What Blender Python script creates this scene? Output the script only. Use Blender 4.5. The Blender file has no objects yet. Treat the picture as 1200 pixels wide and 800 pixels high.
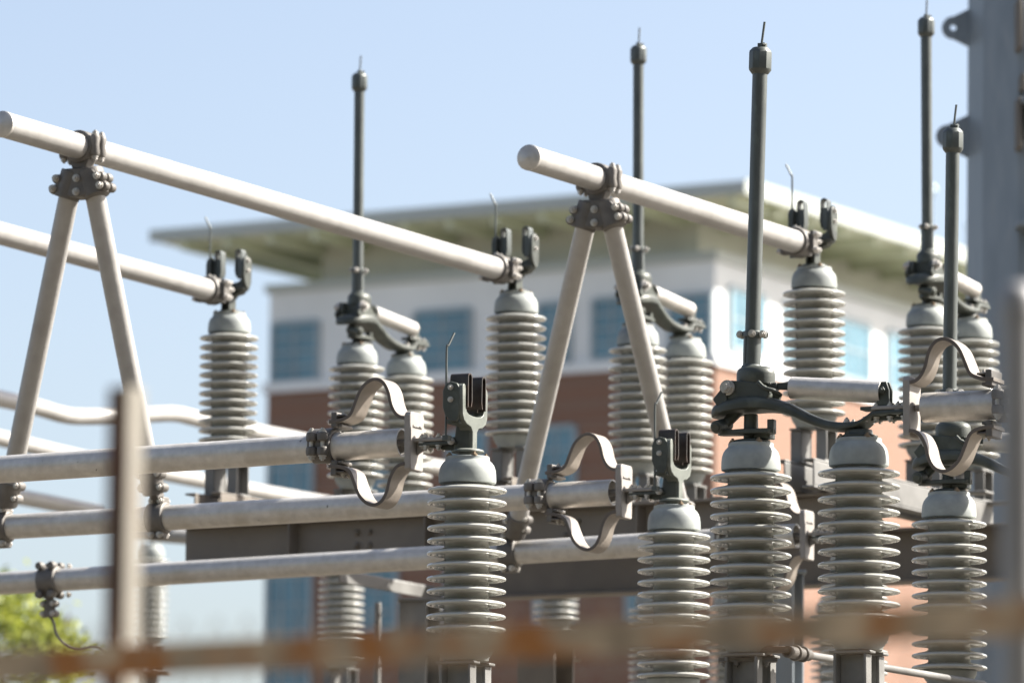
import bpy, bmesh, math, random
from mathutils import Vector, Matrix
random.seed(7)
R = math.radians
sc = bpy.context.scene
col = sc.collection

# ------------------------------------------------------------------ camera
PITCH, ROLL, FPX = math.atan(805 / 6000), R(0.5), 6000.0
CAM = Vector((0, 0, 1.6))
Fw = Vector((0, math.cos(PITCH), math.sin(PITCH)))
_R = Vector((1, 0, 0)); _U = Vector((0, -math.sin(PITCH), math.cos(PITCH)))
Rt = _R * math.cos(ROLL) + _U * math.sin(ROLL)
Up = _U * math.cos(ROLL) - _R * math.sin(ROLL)
cd = bpy.data.cameras.new('camera'); cam = bpy.data.objects.new('camera', cd); col.objects.link(cam)
cam.matrix_world = Matrix(((Rt.x, Up.x, -Fw.x, CAM.x), (Rt.y, Up.y, -Fw.y, CAM.y), (Rt.z, Up.z, -Fw.z, CAM.z), (0, 0, 0, 1)))
cd.sensor_width = 36; cd.lens = 180; cd.clip_start = 0.1; cd.clip_end = 6000
cd.dof.use_dof = True; cd.dof.focus_distance = 17.9; cd.dof.aperture_fstop = 3.9; cd.dof.aperture_blades = 0
sc.camera = cam

# ------------------------------------------------------------------ light
SUN_EL, SUN_AZ = R(40), math.atan2(0.978, 0.208)      # azimuth from +Y towards +X
w = bpy.data.worlds.new('World'); sc.world = w; w.use_nodes = True
nt = w.node_tree; bg = nt.nodes['Background']
sky = nt.nodes.new('ShaderNodeTexSky'); sky.sky_type = 'NISHITA'; sky.sun_disc = False
sky.sun_elevation = SUN_EL; sky.sun_rotation = SUN_AZ
sky.air_density = 0.8; sky.dust_density = 2.5; sky.ozone_density = 0.3; sky.altitude = 0
hs = nt.nodes.new('ShaderNodeHueSaturation'); hs.inputs['Saturation'].default_value = 0.84   # thin summer haze: a paler sky
nt.links.new(sky.outputs[0], hs.inputs['Color']); nt.links.new(hs.outputs[0], bg.inputs[0]); bg.inputs[1].default_value = 0.07
sl = bpy.data.lights.new('sun', 'SUN'); sl.energy = 5.0; sl.angle = R(0.5); sl.color = (1, 0.95, 0.87)
so = bpy.data.objects.new('sun', sl); col.objects.link(so)
tosun = Vector((math.sin(SUN_AZ) * math.cos(SUN_EL), math.cos(SUN_AZ) * math.cos(SUN_EL), math.sin(SUN_EL)))
so.rotation_euler = tosun.to_track_quat('Z', 'Y').to_euler(); so.location = (20, 20, 40)
sc.view_settings.view_transform = 'Standard'; sc.view_settings.look = 'None'
sc.view_settings.exposure = 1.7; sc.view_settings.gamma = 1
sc.render.engine = 'CYCLES'
sc.cycles.use_denoising = True
sc.cycles.max_bounces = 6

# ------------------------------------------------------------------ unprojection
def ray(px, py):
    return Fw + Rt * ((px - 600) / FPX) + Up * ((400 - py) / FPX)
def P(px, py, Y):
    d = ray(px, py); return CAM + d * (Y / d.y)
def PZ(px, py, z):
    d = ray(px, py); return CAM + d * ((z - CAM.z) / d.z)
def proj(p):
    q = Vector(p) - CAM; dz = q.dot(Fw)
    return (600 + FPX * q.dot(Rt) / dz, 400 - FPX * q.dot(Up) / dz)
def on_line(a, b, px):
    lo, hi = -3.0, 4.0
    f = lambda t: proj(a.lerp(b, t))[0] - px
    s = f(0) < f(1)
    lo, hi = -0.4, 1.4
    for _ in range(50):
        m = (lo + hi) / 2
        if (f(m) < 0) == s: lo = m
        else: hi = m
    return a.lerp(b, (lo + hi) / 2)

# ------------------------------------------------------------------ materials
def mat(name, color, rough=0.5, metal=0.0, var=0.12, scale=8.0, bump=0.0, bscale=200.0, spec=0.5,
        color2=None, c2scale=3.0, c2lo=0.5, c2hi=0.62, coat=0.0, stretch=None, spots=None, rnd=0.0):
    m = bpy.data.materials.new(name); m.use_nodes = True
    n, l = m.node_tree.nodes, m.node_tree.links
    b = n['Principled BSDF']
    tc = n.new('ShaderNodeTexCoord')
    src = tc.outputs['Object']
    if rnd:
        oi = n.new('ShaderNodeObjectInfo'); sc_ = n.new('ShaderNodeMath'); sc_.operation = 'MULTIPLY'; sc_.inputs[1].default_value = 31.0
        l.new(oi.outputs['Random'], sc_.inputs[0]); va = n.new('ShaderNodeVectorMath'); va.operation = 'ADD'
        l.new(src, va.inputs[0]); l.new(sc_.outputs[0], va.inputs[1]); src = va.outputs[0]
    if stretch:
        mp = n.new('ShaderNodeMapping'); mp.inputs['Scale'].default_value = stretch
        l.new(src, mp.inputs[0]); src = mp.outputs[0]
    nz = n.new('ShaderNodeTexNoise'); nz.inputs['Scale'].default_value = scale; nz.inputs['Detail'].default_value = 6
    l.new(src, nz.inputs['Vector'])
    hi = [min(1, c * (1 + var)) for c in color] + [1]; lo = [c * (1 - var) for c in color] + [1]
    rp = n.new('ShaderNodeValToRGB'); rp.color_ramp.elements[0].position = 0.3; rp.color_ramp.elements[1].position = 0.7
    rp.color_ramp.elements[0].color = lo; rp.color_ramp.elements[1].color = hi
    l.new(nz.outputs[0], rp.inputs[0]); out = rp.outputs[0]
    def layer(out, c2, sc_, a, bb, det=8):
        n2 = n.new('ShaderNodeTexNoise'); n2.inputs['Scale'].default_value = sc_; n2.inputs['Detail'].default_value = det
        l.new(src, n2.inputs['Vector'])
        r2 = n.new('ShaderNodeMapRange'); r2.inputs[1].default_value = a; r2.inputs[2].default_value = bb
        l.new(n2.outputs[0], r2.inputs[0])
        mx = n.new('ShaderNodeMix'); mx.data_type = 'RGBA'
        l.new(r2.outputs[0], mx.inputs[0]); l.new(out, mx.inputs[6]); mx.inputs[7].default_value = list(c2) + [1]
        return mx.outputs[2]
    if color2: out = layer(out, color2, c2scale, c2lo, c2hi)
    if spots: out = layer(out, spots[0], spots[1], spots[2], spots[2] + 0.06, 3)
    if rnd:
        mr = n.new('ShaderNodeMapRange'); mr.inputs[3].default_value = 1 - rnd; mr.inputs[4].default_value = 1 + rnd; l.new(oi.outputs['Random'], mr.inputs[0])
        vs_ = n.new('ShaderNodeVectorMath'); vs_.operation = 'SCALE'; l.new(out, vs_.inputs[0]); l.new(mr.outputs[0], vs_.inputs['Scale']); out = vs_.outputs[0]
    l.new(out, b.inputs['Base Color'])
    b.inputs['Metallic'].default_value = metal
    b.inputs['Specular IOR Level'].default_value = spec
    b.inputs['Coat Weight'].default_value = coat; b.inputs['Coat Roughness'].default_value = 0.12
    rr = n.new('ShaderNodeMapRange'); rr.inputs[3].default_value = max(0.02, rough - 0.1); rr.inputs[4].default_value = min(1, rough + 0.1)
    l.new(nz.outputs[0], rr.inputs[0]); l.new(rr.outputs[0], b.inputs['Roughness'])
    if bump:
        n3 = n.new('ShaderNodeTexNoise'); n3.inputs['Scale'].default_value = bscale; n3.inputs['Detail'].default_value = 4
        l.new(src, n3.inputs['Vector'])
        bp = n.new('ShaderNodeBump'); bp.inputs['Strength'].default_value = bump; bp.inputs['Distance'].default_value = 0.004
        l.new(n3.outputs[0], bp.inputs['Height']); l.new(bp.outputs[0], b.inputs['Normal'])
    return m
M = {}
M['porcelain'] = mat('grey_porcelain_glaze', (0.42, 0.422, 0.392), 0.16, var=0.06, scale=14, color2=(0.30, 0.29, 0.25), c2scale=13, c2lo=0.52, c2hi=0.78, coat=0.4, rnd=0.07)
M['cap'] = mat('galvanised_cap', (0.265, 0.285, 0.272), 0.6, 0.0, var=0.10, scale=22, color2=(0.17, 0.185, 0.19), c2scale=10, c2lo=0.5, c2hi=0.75, bump=0.07, bscale=260, rnd=0.09)
M['alu'] = mat('weathered_aluminium', (0.54, 0.52, 0.49), 0.34, 0.35, var=0.12, scale=30, color2=(0.42, 0.385, 0.335), c2scale=7, c2lo=0.5, c2hi=0.8, bump=0.4, bscale=220, spots=((0.112, 0.106, 0.095), 45, 0.72), rnd=0.09)
M['alu_bright'] = mat('pale_aluminium', (0.35, 0.34, 0.325), 0.45, 0.15, var=0.07, scale=16, color2=(0.265, 0.255, 0.24), c2scale=6, c2lo=0.52, c2hi=0.8, bump=0.2, bscale=70, rnd=0.09)
M['pad'] = mat('sand_cast_pad', (0.27, 0.25, 0.23), 0.6, 0.15, var=0.12, scale=25, bump=0.15, bscale=240, rnd=0.09)
M['strap_edge'] = mat('shaded_patina_strap_edge', (0.12, 0.10, 0.085), 0.6, 0.1, var=0.15, scale=20, rnd=0.09)  # shade of the strap edges put into a darker colour, with some patina
M['strap'] = mat('strap_aluminium', (0.24, 0.21, 0.18), 0.45, 0.3, var=0.08, scale=20, bump=0.12, bscale=60, rnd=0.09)
M['casting'] = mat('cast_aluminium', (0.115, 0.106, 0.096), 0.55, 0.2, var=0.18, scale=25, color2=(0.16, 0.149, 0.135), c2scale=12, c2lo=0.5, c2hi=0.7, bump=0.18, bscale=240, rnd=0.09)
M['bronze'] = mat('patinated_bronze', (0.050, 0.056, 0.047), 0.48, 0.1, var=0.3, scale=14, color2=(0.095, 0.105, 0.086), c2scale=16, c2lo=0.55, c2hi=0.75, bump=0.15, bscale=240, rnd=0.09)
M['yoke'] = mat('dull_green_casting', (0.115, 0.125, 0.108), 0.5, 0.1, var=0.2, scale=18, color2=(0.198, 0.209, 0.187), c2scale=14, c2lo=0.5, c2hi=0.72, bump=0.15, bscale=240)
M['copper'] = mat('dark_copper_leaf', (0.054, 0.045, 0.039), 0.35, 0.6, var=0.25, scale=25, color2=(0.096, 0.054, 0.036), c2scale=18, c2lo=0.55, c2hi=0.75)
M['rod'] = mat('dark_patina_tube', (0.085, 0.095, 0.090), 0.42, 0.3, var=0.2, scale=22, color2=(0.14, 0.165, 0.145), c2scale=16, c2lo=0.6, c2hi=0.72, stretch=(1, 1, 0.35), spots=((0.180, 0.228, 0.204), 30, 0.74))
M['bolt'] = mat('zinc_bolt', (0.45, 0.43, 0.40), 0.4, 0.5, var=0.15, scale=60)
M['rustbolt'] = mat('rusty_bolt', (0.210, 0.154, 0.098), 0.6, 0.2, var=0.25, scale=80)
M['steel'] = mat('galvanised_steel', (0.16, 0.140, 0.118), 0.6, 0.15, var=0.12, scale=6, color2=(0.15, 0.13, 0.105), c2scale=3, c2lo=0.5, c2hi=0.7, bump=0.2, bscale=60)
M['steel_pale'] = mat('pale_galvanised_steel', (0.174, 0.171, 0.162), 0.55, 0.15, var=0.1, scale=8, color2=(0.116, 0.113, 0.107), c2scale=5, c2lo=0.5, c2hi=0.7, rnd=0.09)
M['pole'] = mat('galvanised_pole', (0.21, 0.24, 0.265), 0.5, 0.2, var=0.14, scale=7, color2=(0.24, 0.265, 0.285), c2scale=14, c2lo=0.55, c2hi=0.7, stretch=(1, 1, 0.3))
M['rusty'] = mat('rusty_angle_iron', (0.44, 0.34, 0.23), 0.75, 0.0, var=0.4, scale=14, color2=(0.40, 0.165, 0.045), c2scale=12, c2lo=0.49, c2hi=0.60, bump=0.4, bscale=60)
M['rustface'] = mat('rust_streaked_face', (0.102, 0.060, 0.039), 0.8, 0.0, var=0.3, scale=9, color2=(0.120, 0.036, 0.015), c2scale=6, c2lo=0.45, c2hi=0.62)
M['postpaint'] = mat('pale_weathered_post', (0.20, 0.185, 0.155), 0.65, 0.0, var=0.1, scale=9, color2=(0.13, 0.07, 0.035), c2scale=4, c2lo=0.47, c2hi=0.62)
M['post_grey'] = mat('grey_post', (0.25, 0.25, 0.255), 0.5, 0.2, var=0.1, scale=9)
M['wire'] = mat('galvanised_wire', (0.240, 0.240, 0.228), 0.5, 0.3)
M['cable'] = mat('stranded_cable', (0.140, 0.133, 0.119), 0.55, 0.4, var=0.3, scale=140, stretch=(1, 1, 0.4))
M['panel'] = mat('pale_wall_panel', (0.76, 0.78, 0.78), 0.6, var=0.08, scale=0.35)
M['fascia'] = mat('white_metal_fascia', (0.42, 0.45, 0.42), 0.5, 0.1, var=0.04, scale=0.6)
M['soffit'] = mat('olive_soffit', (0.68, 0.74, 0.58), 0.7, var=0.18, scale=0.5)
M['joist'] = mat('olive_joist', (0.60, 0.65, 0.50), 0.7, var=0.1, scale=0.5)
M['stone'] = mat('grey_beige_wall', (0.62, 0.63, 0.56), 0.7, var=0.08, scale=0.7)
M['mullion'] = mat('grey_mullion', (0.3, 0.36, 0.39), 0.5, 0.2)
M['glass'] = mat('blue_window_glass', (0.09, 0.20, 0.26), 0.12, 0.0, var=0.2, scale=0.9, spec=0.6)
M['bark'] = mat('tree_bark', (0.12, 0.09, 0.06), 0.9, var=0.3, scale=6, bump=0.5, bscale=20)
M['mark'] = mat('dark_cast_lettering', (0.05, 0.045, 0.04), 0.7)
def brick():
    m = bpy.data.materials.new('red_brick'); m.use_nodes = True
    n, l = m.node_tree.nodes, m.node_tree.links; b = n['Principled BSDF']
    tc = n.new('ShaderNodeTexCoord'); mp = n.new('ShaderNodeMapping'); mp.inputs['Rotation'].default_value = (R(90), 0, R(45))
    br = n.new('ShaderNodeTexBrick'); br.inputs['Scale'].default_value = 1.0
    br.inputs['Color1'].default_value = (0.185, 0.085, 0.052, 1); br.inputs['Color2'].default_value = (0.23, 0.11, 0.066, 1)
    br.inputs['Mortar'].default_value = (0.25, 0.21, 0.17, 1); br.inputs['Mortar Size'].default_value = 0.008
    br.inputs['Brick Width'].default_value = 0.22; br.inputs['Row Height'].default_value = 0.075
    l.new(tc.outputs['Object'], mp.inputs[0]); l.new(mp.outputs[0], br.inputs[0])
    l.new(br.outputs[0], b.inputs['Base Color']); b.inputs['Roughness'].default_value = 0.85
    return m
M['brick'] = brick()
def leafmat():
    m = bpy.data.materials.new('yellow_green_leaves'); m.use_nodes = True
    n, l = m.node_tree.nodes, m.node_tree.links; b = n['Principled BSDF']
    g = n.new('ShaderNodeNewGeometry'); rp = n.new('ShaderNodeValToRGB')
    rp.color_ramp.elements[0].color = (0.16, 0.20, 0.025, 1); rp.color_ramp.elements[1].color = (0.36, 0.38, 0.06, 1)
    l.new(g.outputs['Random Per Island'], rp.inputs[0]); l.new(rp.outputs[0], b.inputs['Base Color']); b.inputs['Roughness'].default_value = 0.55
    tr = n.new('ShaderNodeBsdfTranslucent'); l.new(rp.outputs[0], tr.inputs[0])
    mx = n.new('ShaderNodeMixShader'); mx.inputs[0].default_value = 0.4
    l.new(b.outputs[0], mx.inputs[1]); l.new(tr.outputs[0], mx.inputs[2]); l.new(mx.outputs[0], n['Material Output'].inputs[0])
    return m
M['leaf'] = leafmat()
M['gravel'] = mat('crushed_stone_ground', (0.112, 0.098, 0.078), 0.9, var=0.35, scale=40, bump=0.8, bscale=60)

# ------------------------------------------------------------------ mesh builder
class MB:
    def __init__(s): s.v = []; s.f = []; s.mi = []; s.cm = 0; s.marks = []
    def mark(s): s.marks.append((len(s.v), len(s.f)))
    def add(s, vs, fs):
        o = len(s.v); s.v += [tuple(v) for v in vs]; s.f += [tuple(i + o for i in f) for f in fs]; s.mi += [s.cm] * len(fs)
    def box(s, c, size, rot=None):
        c = Vector(c); h = Vector(size) / 2; vs = []
        for x in (-1, 1):
            for y in (-1, 1):
                for z in (-1, 1):
                    p = Vector((x * h.x, y * h.y, z * h.z))
                    if rot is not None: p = rot @ p
                    vs.append(c + p)
        s.add(vs, [(0, 1, 3, 2), (4, 6, 7, 5), (0, 4, 5, 1), (2, 3, 7, 6), (0, 2, 6, 4), (1, 5, 7, 3)])
    def beam(s, p0, p1, wdt, hgt, up=(0, 0, 1)):
        p0, p1 = Vector(p0), Vector(p1); d = p1 - p0; L = d.length; x = d / L
        y = Vector(up).cross(x).normalized(); z = x.cross(y)
        s.box((p0 + p1) / 2, (L, wdt, hgt), Matrix((x, y, z)).transposed())
    def ibeam(s, p0, p1, H, B, t=0.014):
        p0, p1 = Vector(p0), Vector(p1); zz = Vector((0, 0, 1))
        s.beam(p0 - zz * t / 2, p1 - zz * t / 2, B, t)
        s.beam(p0 - zz * (H - t / 2), p1 - zz * (H - t / 2), B, t)
        s.beam(p0 - zz * (H / 2), p1 - zz * (H / 2), t * 0.8, H - 2 * t)
    def lathe(s, prof, seg=40, o=(0, 0, 0), ax=(0, 0, 1), sx=1.0):
        o = Vector(o); a = Vector(ax).normalized(); q = a.to_track_quat('Z', 'Y'); vs = []; fs = []
        n = len(prof)
        for i in range(seg):
            t = 2 * math.pi * i / seg; c, sn = math.cos(t), math.sin(t)
            for (r, z) in prof: vs.append(o + q @ Vector((r * c * sx, r * sn, z)))
        for i in range(seg):
            j = (i + 1) % seg
            for k in range(n - 1): fs.append((i * n + k, j * n + k, j * n + k + 1, i * n + k + 1))
        if prof[0][0] > 1e-6: fs.append(tuple(i * n for i in reversed(range(seg))))
        if prof[-1][0] > 1e-6: fs.append(tuple(i * n + n - 1 for i in range(seg)))
        s.add(vs, fs)
    def cyl(s, p0, p1, r, r1=None, seg=24):
        p0, p1 = Vector(p0), Vector(p1); L = (p1 - p0).length
        s.lathe([(r, 0), (r if r1 is None else r1, L)], seg, p0, p1 - p0)
    def pipe(s, p0, p1, ro, ri, seg=40):
        p0, p1 = Vector(p0), Vector(p1); L = (p1 - p0).length; a = (p1 - p0) / L; q = a.to_track_quat('Z', 'Y')
        vs = []; fs = []
        for i in range(seg):
            t = 2 * math.pi * i / seg; c, sn = math.cos(t), math.sin(t)
            for (r, z) in ((ro, 0), (ro, L), (ri, L), (ri, 0)): vs.append(p0 + q @ Vector((r * c, r * sn, z)))
        for i in range(seg):
            j = (i + 1) % seg
            for k in range(4):
                k2 = (k + 1) % 4; fs.append((i * 4 + k, j * 4 + k, j * 4 + k2, i * 4 + k2))
        s.add(vs, fs)
    def hexb(s, p, n, r=0.011, h=0.009, mark=True):
        if mark: s.mark()
        p = Vector(p); n = Vector(n).normalized()
        s.cyl(p - n * 0.002, p + n * 0.003, r * 1.25, seg=16); s.cyl(p, p + n * h, r, seg=6); s.cyl(p, p + n * (h + 0.006), r * 0.5, seg=8)
    def prism(s, pts, o, A, B, t0, t1):
        o, A, B = Vector(o), Vector(A), Vector(B); N = A.cross(B).normalized(); n = len(pts)
        vs = [o + A * a + B * b + N * t0 for a, b in pts] + [o + A * a + B * b + N * t1 for a, b in pts]
        fs = [tuple(reversed(range(n))), tuple(range(n, 2 * n))] + [(i, (i + 1) % n, (i + 1) % n + n, i + n) for i in range(n)]
        s.add(vs, fs)
    def sweep(s, pts, r, seg=14, taper=None):
        pts = [Vector(p) for p in pts]; n = len(pts); rings = []; up = Vector((0.13, 0.31, 0.94)).normalized(); prev = None
        for i, p in enumerate(pts):
            d = (pts[min(i + 1, n - 1)] - pts[max(i - 1, 0)]).normalized()
            if prev is None:
                a = d.cross(up).normalized() if abs(d.dot(up)) < 0.95 else d.cross(Vector((1, 0, 0))).normalized()
            else: a = (prev - d * prev.dot(d)).normalized()
            prev = a; b = d.cross(a); rr = r if taper is None else r * taper[i]
            rings.append([p + (a * math.cos(2 * math.pi * k / seg) + b * math.sin(2 * math.pi * k / seg)) * rr for k in range(seg)])
        s.loft(rings)
    def loft(s, rings):
        seg = len(rings[0]); vs = [v for rg in rings for v in rg]; fs = []
        for i in range(len(rings) - 1):
            for k in range(seg):
                k2 = (k + 1) % seg; fs.append((i * seg + k, i * seg + k2, (i + 1) * seg + k2, (i + 1) * seg + k))
        fs.append(tuple(reversed(range(seg)))); fs.append(tuple(range((len(rings) - 1) * seg, len(rings) * seg)))
        s.add(vs, fs)
    def strap(s, path, th, w0, w1):           # path in x-z, width along y
        n = len(path); rings = []
        for i, (x, z) in enumerate(path):
            a = Vector(path[max(i - 1, 0)]); b = Vector(path[min(i + 1, n - 1)]); d = (b - a).normalized(); nx, nz = -d.y, d.x
            h = th / 2
            rings.append([Vector((x + nx * h, w0, z + nz * h)), Vector((x + nx * h, w1, z + nz * h)), Vector((x - nx * h, w1, z - nz * h)), Vector((x - nx * h, w0, z - nz * h))])
        s.loft(rings)
    def build(s, name, material, parent=None, bevel=0.0, angle=35, loc=None, seg=2):
        me = bpy.data.meshes.new(name); me.from_pydata(s.v, [], s.f)
        for m in (material if isinstance(material, (list, tuple)) else [material]): me.materials.append(m)
        for p, i in zip(me.polygons, s.mi): p.material_index = i
        bm = bmesh.new(); bm.from_mesh(me); bmesh.ops.recalc_face_normals(bm, faces=bm.faces); bm.to_mesh(me); bm.free()
        me.polygons.foreach_set('use_smooth', [True] * len(me.polygons)); me.set_sharp_from_angle(angle=R(angle))
        o = bpy.data.objects.new(name, me); col.objects.link(o)
        if parent is not None: o.parent = parent
        if loc is not None: o.location = loc
        if bevel:
            b = o.modifiers.new('edge_wear', 'BEVEL'); b.width = bevel; b.segments = seg; b.limit_method = 'ANGLE'; b.angle_limit = R(40); b.harden_normals = False
        return o
def build_each(m, name, material, parent):
    # every bolt becomes an object of its own
    mk = m.marks + [(len(m.v), len(m.f))]
    for (v0, f0), (v1, f1) in zip(mk[:-1], mk[1:]):
        c = sum((Vector(v) for v in m.v[v0:v1]), Vector()) / (v1 - v0)
        q = MB(); q.add([Vector(v) - c for v in m.v[v0:v1]], [tuple(i - v0 for i in f) for f in m.f[f0:f1]]); q.build(name, material, parent, loc=c)
def smooth_path(pts, n=6):
    pts = [Vector(p) for p in pts]; out = []
    for i in range(len(pts) - 1):
        p0, p1, p2, p3 = pts[max(i - 1, 0)], pts[i], pts[i + 1], pts[min(i + 2, len(pts) - 1)]
        for k in range(n):
            t = k / n
            out.append(0.5 * ((2 * p1) + (p2 - p0) * t + (2 * p0 - 5 * p1 + 4 * p2 - p3) * t * t + (3 * p1 - p0 - 3 * p2 + p3) * t ** 3))
    out.append(pts[-1]); return out
def tag(o, label=None, cat=None, group=None, kind=None):
    if label: o['label'] = label
    if cat: o['category'] = cat
    if group: o['group'] = group
    if kind: o['kind'] = kind
    return o
def thing(name, label, cat, loc=(0, 0, 0), rz=0.0, group=None):
    o = bpy.data.objects.new(name, None); col.objects.link(o); o.empty_display_size = 0.1
    o.location = loc; o.rotation_euler = (0, 0, rz); return tag(o, label, cat, group)
kids = {}
def copy_tree(o, parent=None):
    c = o.copy(); col.objects.link(c)
    if parent is not None: c.parent = parent
    for ch in [x for x in o.children]: copy_tree(ch, c)
    return c
def dup(proto, loc, rz, label):
    c = copy_tree(proto); c.location = loc; c.rotation_euler = (0, 0, rz); c['label'] = label; return c

# ------------------------------------------------------------------ ground
g = MB(); g.add([(-2500, -400, 0), (2500, -400, 0), (2500, 4000, 0), (-2500, 4000, 0)], [(0, 1, 2, 3)])
tag(g.build('ground', M['gravel']), kind='structure')

# unseen trees added behind the camera to keep low sky off shaded faces
M['sky_blocker'] = mat('blocker_foliage', (0.05, 0.065, 0.03), 0.8, var=0.4, scale=3)
m_ = bmesh.new()
for k in range(46):
    x_ = -66 + k * 2.9 + random.uniform(-1, 1); y_ = random.uniform(-17, -10); h_ = random.uniform(15, 20)
    r_ = bmesh.ops.create_icosphere(m_, subdivisions=3, radius=1.0, matrix=Matrix.Translation((x_, y_, h_ / 2)) @ Matrix.Diagonal((2.9, 2.6, h_ / 2, 1)))
    for v_ in r_['verts']:
        v_.co += Vector((random.gauss(0, 0.22), random.gauss(0, 0.22), random.gauss(0, 0.22)))
me_ = bpy.data.meshes.new('sky_blocker'); m_.to_mesh(me_); m_.free(); me_.materials.append(M['sky_blocker'])
o_ = bpy.data.objects.new('sky_blocker', me_); col.objects.link(o_); o_['kind'] = 'stuff'; o_['label'] = 'unseen tree mass added behind the camera to block low sky'; o_['category'] = 'sky_blocker'
# ------------------------------------------------------------------ layout of the switch yard
TH = R(25)
U = Vector((math.cos(TH), -math.sin(TH), 0)); V = Vector((math.sin(TH), math.cos(TH), 0)); Z = Vector((0, 0, 1))
ZU = -TH                       # local x along U
HT = 0.735                     # height of a post insulator
RB = 0.0508                    # bus tube radius
J1 = P(548, 532, 18.0); zf = J1.z
J2 = PZ(790, 589.5, zf); J3 = J2 + (J2 - J1) * 1.03
ZV = math.atan2((J2 - J1).y, (J2 - J1).x)
L1 = PZ(880, 516, zf); S1 = L1 + U * 0.397
L2 = PZ(1112, 574, zf); S2 = L2 + U * 0.397
K2 = P(605, 341, 23.5); zb = K2.z
K1 = PZ(269, 365, zb); K3 = PZ(954, 311, zb)
BL = [PZ(418.5, 402.5, zb), PZ(747.5, 380, zb), PZ(1087, 357, zb)]
BS = [PZ(476, 416, zb), PZ(803, 395, zb), PZ(1138, 372, zb)]
VB = ((BL[0] - K1) + (BL[1] - K2) + (BL[2] - K3)).normalized()
UB = Vector((VB.y, -VB.x, 0))
ZVB = math.atan2(VB.y, VB.x)
SPB = sum((BS[i] - BL[i]).dot(VB) for i in range(3)) / 3
print('ang U', math.degrees(math.atan2(-(J2-J1).x, (J2-J1).y)), 'front L', (L1 - J1).length, (L2 - J2).length, (L1-J1).dot(V),
      'back', [(BL[i] - k).length for i, k in enumerate((K1, K2, K3))], 'VB', VB, 'SPB', SPB, [(BS[i]-BL[i]) for i in range(3)], 'zf', zf, 'zb', zb, 'K', K1, K2, K3)

# ------------------------------------------------------------------ post insulators
def insulator_porcelain():
    prof = [(0.082, 0.045)]
    zs = [0.605 - 0.0446 * k for k in range(13)]
    for z in reversed(zs):
        prof += [(0.079, z - 0.006), (0.083, z + 0.003), (0.093, z + 0.001), (0.0955, z - 0.0065), (0.0985, z - 0.0065), (0.103, z + 0.000), (0.112, z - 0.001), (0.1145, z - 0.0085), (0.1175, z - 0.0085), (0.122, z - 0.002),
                 (0.129, z - 0.0048), (0.1345, z - 0.0066), (0.1385, z - 0.0054), (0.1405, z - 0.0015), (0.1398, z + 0.0022), (0.1365, z + 0.0052), (0.129, z + 0.0076), (0.113, z + 0.0112), (0.097, z + 0.0148), (0.087, z + 0.0175), (0.081, z + 0.0210), (0.079, z + 0.0250)]
    prof += [(0.079, 0.655)]
    m = MB(); m.lathe(prof, 72); return m
def make_insulator(label, group):
    t = thing('post_insulator', label, 'insulator', group=group)
    insulator_porcelain().build('porcelain_sheds', M['porcelain'], t, angle=60)
    c = MB()
    c.lathe([(0.094, 0.628), (0.101, 0.631), (0.1025, 0.640), (0.1015, 0.662), (0.0995, 0.678), (0.0945, 0.693), (0.0865, 0.704), (0.0800, 0.710), (0.0785, 0.713), (0.0785, 0.723), (0.0770, 0.725), (0.0, 0.725)], 56)
    cap = c.build('cap', M['cap'], t, angle=30)
    b = MB()
    for k in range(4):
        a = math.pi / 4 + k * math.pi / 2; b.hexb((0.068 * math.cos(a), 0.068 * math.sin(a), 0.725), (0, 0, 1), 0.010, 0.008)
    build_each(b, 'cap_bolt', M['rustbolt'], cap)
    f = MB(); f.lathe([(0.072, 0.0), (0.080, 0.004), (0.083, 0.015), (0.094, 0.03), (0.101, 0.045), (0.1025, 0.056), (0.099, 0.062), (0.09, 0.064)], 56)
    f.build('base_fitting', M['cap'], t, angle=30)
    for sgn in (-1, 1):
        k = MB()
        y0 = sgn * 0.062
        k.box((0, y0, -0.006), (0.15, 0.052, 0.010)); k.box((0, y0, -0.150), (0.16, 0.058, 0.010))
        for x in (-0.055, 0.055): k.box((x, y0, -0.078), (0.010, 0.052, 0.132))
        k.box((0, y0 - sgn * 0.020, -0.078), (0.098, 0.008, 0.132))
        k.build('mounting_bracket', M['steel_pale'], t, bevel=0.003)
    return t
GI = 'post insulators of the near switches'; GB = 'post insulators of the raised rear switches'; GF = 'post insulators of the far row'
down = Z * HT
ins0 = make_insulator('grey ribbed insulator under the nearest fork jaw, left of all near insulators', GI)
ins0.location = J1 - down; ins0.rotation_euler = (0, 0, ZU)
dup(ins0, J2 - down, ZU, 'grey ribbed insulator under the second near fork jaw, between two upright blades of dark tube')
dup(ins0, J3 - down, ZU, 'grey ribbed insulator mostly hidden behind the near insulator at the curved arm end')
i_l1 = dup(ins0, L1 - down, ZU, 'grey ribbed insulator under the tallest near blade, with a pipe at its foot')
dup(ins0, S1 - down, ZU, 'grey ribbed insulator holding the low end of the near curved arm, cap mostly in shade')
i_l2 = dup(ins0, L2 - down, ZU, 'grey ribbed insulator under the near blade beside the grey steel pole')
dup(ins0, S2 - down, ZU, 'grey ribbed insulator behind the blurred grey post at the right edge')
for k, lb in zip((K1, K2, K3), ('rear ribbed insulator under the leftmost fork jaw, seen against open sky', 'rear ribbed insulator under the fork jaw at the end of the longest raised tube',
                                 'rear ribbed insulator under the fork jaw in front of the white lit building side')):
    c = dup(ins0, k - down, ZVB, lb); c['group'] = GB
bl_lab = ('rear ribbed insulator under the leftmost upright blade', 'rear ribbed insulator under the upright blade behind the right A frame', 'rear ribbed insulator under the upright blade nearest the grey pole')
bs_lab = ('rear ribbed insulator right of the one under the leftmost upright blade', 'rear ribbed insulator under the arm end just right of the right A frame', 'rear ribbed insulator half behind the right hand strap loop, against the grey pole')
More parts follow.
